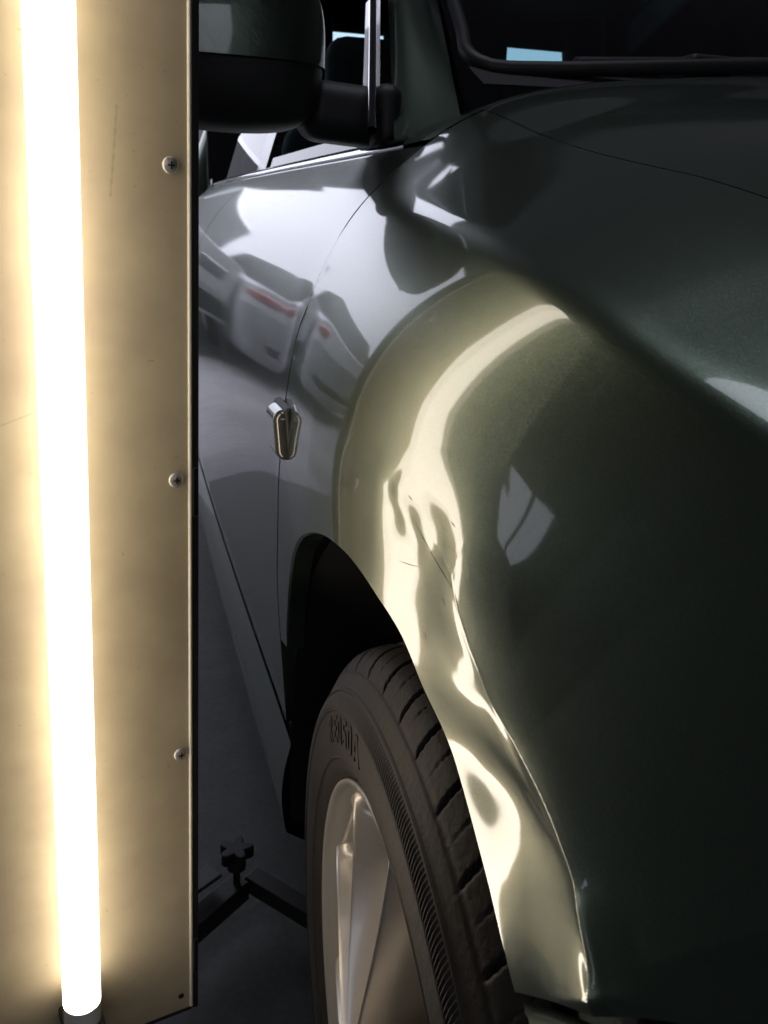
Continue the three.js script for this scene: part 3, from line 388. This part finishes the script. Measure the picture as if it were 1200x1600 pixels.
  mesh('bead_line', join([bead(0.2775, 0.0012, 0.0012), bead(0.2932, 0.0016, 0.0016), bead(0.2395, 0.0014, 0.0011)]), M.rubber, tyre);
  const word = (text, size, r0, deg0, gap = 1) => { let a = deg0 * D2R; for (const ch of text) { if (ch === ' ') { a += size * 0.5 / r0; continue; }
    const g = new TextGeometry(ch, { font, size, depth: 0.0013, curveSegments: 5 }); g.computeBoundingBox(); const w = g.boundingBox.max.x;
    const p = g.attributes.position; for (let i = 0; i < p.count; i++) { const t = a + p.getX(i) / r0, r = r0 + p.getY(i); p.setXYZ(i, sideX(r) + 0.0003 - p.getZ(i), r * Math.cos(t), r * Math.sin(t)); } const c = g.toNonIndexed ? g : g; c.computeVertexNormals(); mesh('raised_letter', c, M.rubber, tyre); a += (w + size * 0.16 * gap) / r0; } };
  word('RE050A', 0.0215, 0.2520, -37); 
  // rim
  mesh('rim', lathe([[0.0045, 0.2195], [-0.001, 0.2222], [-0.0035, 0.2215], [-0.0035, 0.2185], [-0.0005, 0.2165], [0.004, 0.2135], [0.009, 0.2065], [0.016, 0.2025], [0.03, 0.2005], [0.09, 0.193], [0.19, 0.2]], 300), M.alloy, wheel);
  const NS = 10;
  for (let k = 0; k < NS; k++) { // each spoke: a blade with a sharp crest, a narrow leading flank and a wide falling one
    const th0 = (k / NS) * Math.PI * 2 - 40 * D2R;
    mesh('spoke', sheet(56, 36, (u, v) => {
      const r = lerp(0.035, 0.2095, u), s = v * 2 - 1, wl = lerp(0.008, 0.026, u) + 0.022 * smooth(0.8, 1, u), wr = lerp(0.005, 0.012, u) + 0.014 * smooth(0.85, 1, u), th = th0 + 0.06 * Math.sin(u * Math.PI) + (s < 0 ? s * wl : s * wr) / r;
      const face = -0.020 + 0.026 * Math.pow(u, 1.15), a = Math.abs(s), end = 1 - 0.75 * smooth(0.86, 1, u), drop = (s < 0 ? 0.008 * a + 0.016 * a * a * a : 0.055 * a) * end;
      return [face + drop, r * Math.cos(th), r * Math.sin(th)];
    }), M.alloy, wheel);
  }
  mesh('hub_cap', lathe([[-0.022, 0.0001], [-0.022, 0.024], [-0.019, 0.031], [-0.012, 0.042], [0.02, 0.05], [0.1, 0.055]], 64), M.alloy, wheel);
  mesh('brake_disc', lathe([[0.105, 0.03], [0.105, 0.09], [0.118, 0.095], [0.118, 0.15], [0.135, 0.152], [0.135, 0.03]], 96), M.brake, wheel);
  mesh('wheel_back', lathe([[0.17, 0.01], [0.17, 0.197]], 64), M.liner, wheel);
}

// ---------------------------------------------------------------- the light board
{
  const e2 = V(-0.9654, 0.0318, 0.259), e1 = V(0.033, 0.9995, 0), bn = V(0.2588, -0.0085, 0.9659);
  const board = thing('light_board', 'white board with one lit fluorescent tube and a dark metal frame beside the car', 'work light');
  board.position.set(-0.1139, 0.1968, -0.22); board.quaternion.setFromRotationMatrix(new THREE.Matrix4().makeBasis(e2.clone().negate(), e1, bn).orthonormal?.() ?? new THREE.Matrix4().makeBasis(e2.clone().negate(), e1, bn));
  const W = 0.18, H = 1.42;
  const plate = mesh('white_panel', new RoundedBoxGeometry(W - 0.002, H, 0.005, 2, 0.0012).translate(-W / 2 - 0.001, H / 2, -0.0025), M.board, board);
  { const p = plate.geometry.attributes.position, uv = plate.geometry.attributes.uv; for (let i = 0; i < p.count; i++) uv.setXY(i, p.getX(i), p.getY(i)); }
  const fr = 0.006, fd = 0.03;
  mesh('side_rail', boxAt(fr, H + 0.016, fd, fr / 2 + 0.0005, H / 2, -fd / 2 - 0.0035, 0.0015), M.frame, board);
  mesh('side_rail', boxAt(fr, H + 0.016, fd, -W - fr / 2 - 0.0005, H / 2, -fd / 2 - 0.0035, 0.0015), M.frame, board);
  mesh('bottom_rail', boxAt(W, 0.008, fd, -W / 2, -0.0045, -fd / 2 - 0.0035, 0.0015), M.frame, board);
  mesh('top_rail', boxAt(W, 0.008, fd, -W / 2, H + 0.0045, -fd / 2 - 0.0035, 0.0015), M.frame, board);
  mesh('edge_highlight', new THREE.CylinderGeometry(0.0016, 0.0016, H - 0.004, 10).translate(-0.0022, H / 2, 0.0003), M.bead, board);  // pale colour stands in for the highlight along the plate edge
  mesh('back_box', boxAt(W + 0.004, H, 0.035, -W / 2, H / 2, -fd - 0.019, 0.004), M.backBox, board);
  for (const y of [0.530, 0.058]) { // slotted holes in the side rail: dark strips painted for their shade, paler rim
    const s = new THREE.Shape(); s.absarc(0, 0.0185, 0.0024, 0, Math.PI); s.absarc(0, -0.0185, 0.0024, Math.PI, Math.PI * 2);
    mesh('slot_rim', new THREE.ExtrudeGeometry(s, { depth: 0.0006, bevelEnabled: false, curveSegments: 10 }).translate(0.0034, y, -0.0034), M.slotRim, board);
    const t = new THREE.Shape(); t.absarc(0, 0.0185, 0.0017, 0, Math.PI); t.absarc(0, -0.0185, 0.0017, Math.PI, Math.PI * 2);
    mesh('slot', new THREE.ExtrudeGeometry(t, { depth: 0.0004, bevelEnabled: false, curveSegments: 10 }).translate(0.0038, y, -0.0030), M.liner, board);
  }
  const screw = (x, y, m) => { const g = mesh('screw', join([new THREE.SphereGeometry(0.0062, 20, 10, 0, Math.PI * 2, 0, Math.PI / 2).scale(1, 0.42, 1).rotateX(Math.PI / 2)]).translate(x, y, 0.0002), m, board); mesh('screw_slot_shade', join([boxAt(0.0052, 0.0012, 0.0012, x, y, 0.0026, 0.0002), boxAt(0.0012, 0.0052, 0.0012, x, y, 0.00262, 0.0002)]), M.liner, g); };  // the dark cross paints the shade of the driver recess
  screw(-0.0158, 0.774, M.steel); screw(-0.0135, 0.5428, M.steel); screw(-0.0112, 0.2916, M.steel);
  mesh('screw_hole_shade', new THREE.CylinderGeometry(0.0028, 0.0028, 0.001, 16).rotateX(Math.PI / 2).translate(-0.0122, 0.0181, 0.0002), M.liner, board);  // black disc painted for the shade inside a hole
  // tube
  const t0 = V(-0.1085, 0.0629, 0.024), t1 = V(-0.0962, 0.957, 0.024), dir = t1.clone().sub(t0).normalize(), at = (d) => t0.clone().addScaledVector(dir, d), R = 0.0158, L = t1.distanceTo(t0);
  const tube = mesh('fluorescent_tube', rod(at(0.020), at(L - 0.02), R, 40), M.tube, board);
  for (const d of [0, L - 0.0205]) mesh('tube_end', rod(at(d), at(d + 0.0205), R, 40), M.tubeEnd, board);
  const socket = (d, s) => mesh('tube_socket', join([boxAt(0.034, 0.012, 0.038, t0.x + (d ? 0.012 : 0), at(d).y + s * 0.0065, 0.0205, 0.003), boxAt(0.024, 0.03, 0.028, t0.x + (d ? 0.012 : 0), at(d).y + s * 0.02, 0.0145, 0.004)]), M.blackPlastic, board);
  socket(0, -1); socket(L, 1);
  const area = new THREE.RectAreaLight(C3(1, 0.87, 0.71), 1.2, 2 * R, L - 0.04); area.position.copy(at(L / 2)).add(V(0, 0, R + 0.001)); area.rotation.y = Math.PI; area.name = 'tube_light'; board.add(area);
}
{ // stand of the board on the floor
  const s = thing('light_stand', 'black steel floor stand with a star knob behind the white board', 'stand');
  mesh('leg', bar(V(-0.30, 0.052, -0.30), V(-0.035, 0.052, -0.535), 0.03, 0.03), M.standSteel, s);
  mesh('leg', bar(V(-0.02, 0.048, -0.55), V(0.22, 0.048, -0.26), 0.026, 0.026), M.standSteel, s);
  mesh('cross_bar', bar(V(-0.30, 0.085, -0.365), V(-0.07, 0.085, -0.535), 0.03, 0.006), M.galvanised, s);
  mesh('bolt', rod(V(-0.042, 0.03, -0.525), V(-0.042, 0.115, -0.525), 0.005), M.standSteel, s);
  const star = new THREE.Shape(); for (let i = 0; i <= 120; i++) { const a = i / 120 * Math.PI * 2, r = 0.0165 + 0.0055 * Math.cos(a * 5); i ? star.lineTo(r * Math.cos(a), r * Math.sin(a)) : star.moveTo(r * Math.cos(a), r * Math.sin(a)); }
  mesh('star_knob', join([new THREE.ExtrudeGeometry(star, { depth: 0.012, bevelSize: 0.002, bevelThickness: 0.003, bevelSegments: 3 }).rotateX(-Math.PI / 2).translate(-0.042, 0.112, -0.525), new THREE.CylinderGeometry(0.009, 0.013, 0.016, 24).toNonIndexed().translate(-0.042, 0.102, -0.525)]), M.blackPlastic, s);
  mesh('upright', bar(V(-0.225, 0.05, -0.335), V(-0.19, 1.45, -0.33), 0.03, 0.03), M.standSteel, s);
}

// ---------------------------------------------------------------- cars parked in the yard, seen mirrored in the doors
function extrudeX(points, width, bevel, m, parent, name) { // side profile in (z, y), extruded across x
  const s = new THREE.Shape(points.map(([z, y]) => new THREE.Vector2(z, y)));
  const g = new THREE.ExtrudeGeometry(s, { depth: width - 2 * bevel, bevelSize: bevel, bevelThickness: bevel, bevelSegments: 3, curveSegments: 6 }); g.translate(0, 0, -(width - 2 * bevel) / 2); g.rotateY(-Math.PI / 2); return mesh(name, g, m, parent);
}
const farWheel = (x, z, parent) => { const w = new THREE.Group(); w.name = 'wheel'; w.position.set(x, 0.32, z); parent.add(w); mesh('tyre', new THREE.TorusGeometry(0.24, 0.085, 12, 28).rotateY(Math.PI / 2), M.liner, w); mesh('rim', new THREE.CylinderGeometry(0.2, 0.2, 0.14, 20).rotateZ(Math.PI / 2), M.steel, w); };
const silver = new THREE.MeshPhysicalMaterial({ name: 'silver_car_paint', color: C3(0.74, 0.74, 0.77), metalness: 0, roughness: 0.4, clearcoat: 0.6 }), white = new THREE.MeshPhysicalMaterial({ name: 'white_car_paint', color: C3(0.8, 0.8, 0.8), roughness: 0.4, clearcoat: 0.6 });
const darkGlass = new THREE.MeshStandardMaterial({ name: 'dark_parked_car_glass', color: C3(0.01, 0.01, 0.011), roughness: 0.65 }), redLens = new THREE.MeshPhysicalMaterial({ name: 'red_tail_lens', color: C3(0.55, 0.02, 0.03), roughness: 0.15, clearcoat: 1 }), clearLens = new THREE.MeshPhysicalMaterial({ name: 'clear_lamp', color: C3(0.5, 0.5, 0.5), roughness: 0.1, metalness: 0.6 });
{ // silver saloon, tail towards the workshop (its own z axis points to its tail)
  const c = thing('parked_saloon', 'silver saloon with red tail lamps parked in the yard, tail to the workshop', 'car', [-1.78, -0.02, -7.4]);
  extrudeX([[2.2, 0.35], [2.24, 0.55], [2.22, 0.78], [2.12, 1.0], [1.5, 1.05], [-0.8, 0.98], [-2.0, 0.82], [-2.2, 0.6], [-2.15, 0.3], [2.1, 0.26]], 1.76, 0.07, silver, c, 'body');
  extrudeX([[1.62, 1.03], [0.75, 1.42], [-0.2, 1.44], [-1.0, 1.0]], 1.5, 0.12, darkGlass, c, 'windows');
  extrudeX([[0.85, 1.44], [0.3, 1.5], [-0.2, 1.47], [-0.2, 1.44], [0.8, 1.41]], 1.3, 0.03, silver, c, 'roof');
  for (const s of [-1, 1]) { mesh('tail_lamp', boxAt(0.17, 0.26, 0.2, s * 0.78, 0.88, 2.15, 0.06), redLens, c); farWheel(s * 0.78, 1.35, c); farWheel(s * 0.78, -1.35, c); }
  mesh('number_plate', boxAt(0.5, 0.11, 0.02, 0, 0.75, 2.3, 0.004), white, c); mesh('bumper_strip', boxAt(1.5, 0.09, 0.05, 0, 0.40, 2.29, 0.02), M.blackPlastic, c);
}
{ // white off-road car, nose towards the workshop
  const c = thing('parked_suv', 'white off-road car with black grille parked in the yard, nose to the workshop', 'car', [0.05, -0.02, -7.7]);
  extrudeX([[2.2, 0.45], [2.28, 0.7], [2.22, 1.08], [1.0, 1.16], [-2.2, 1.15], [-2.25, 0.6], [-2.1, 0.4]], 1.86, 0.07, white, c, 'body');
  extrudeX([[0.95, 1.14], [0.3, 1.66], [-2.0, 1.7], [-2.15, 1.14]], 1.62, 0.1, darkGlass, c, 'windows');
  extrudeX([[0.35, 1.66], [0.1, 1.78], [-1.9, 1.8], [-2.05, 1.7]], 1.5, 0.05, white, c, 'roof');
  for (const dy of [0, 0.11, 0.22]) mesh('grille_bar', boxAt(0.8, 0.05, 0.05, 0, 0.74 + dy, 2.33, 0.012), M.blackPlastic, c);
  for (const s of [-1, 1]) { mesh('head_lamp', boxAt(0.3, 0.2, 0.1, s * 0.68, 0.9, 2.28, 0.04), clearLens, c); farWheel(s * 0.82, 1.4, c); farWheel(s * 0.82, -1.4, c); }
  mesh('front_bumper', boxAt(1.8, 0.2, 0.14, 0, 0.52, 2.28, 0.04), M.blackPlastic, c); mesh('number_plate', boxAt(0.5, 0.11, 0.02, 0, 0.53, 2.37, 0.004), white, c);
}
renderer.render(scene, camera);
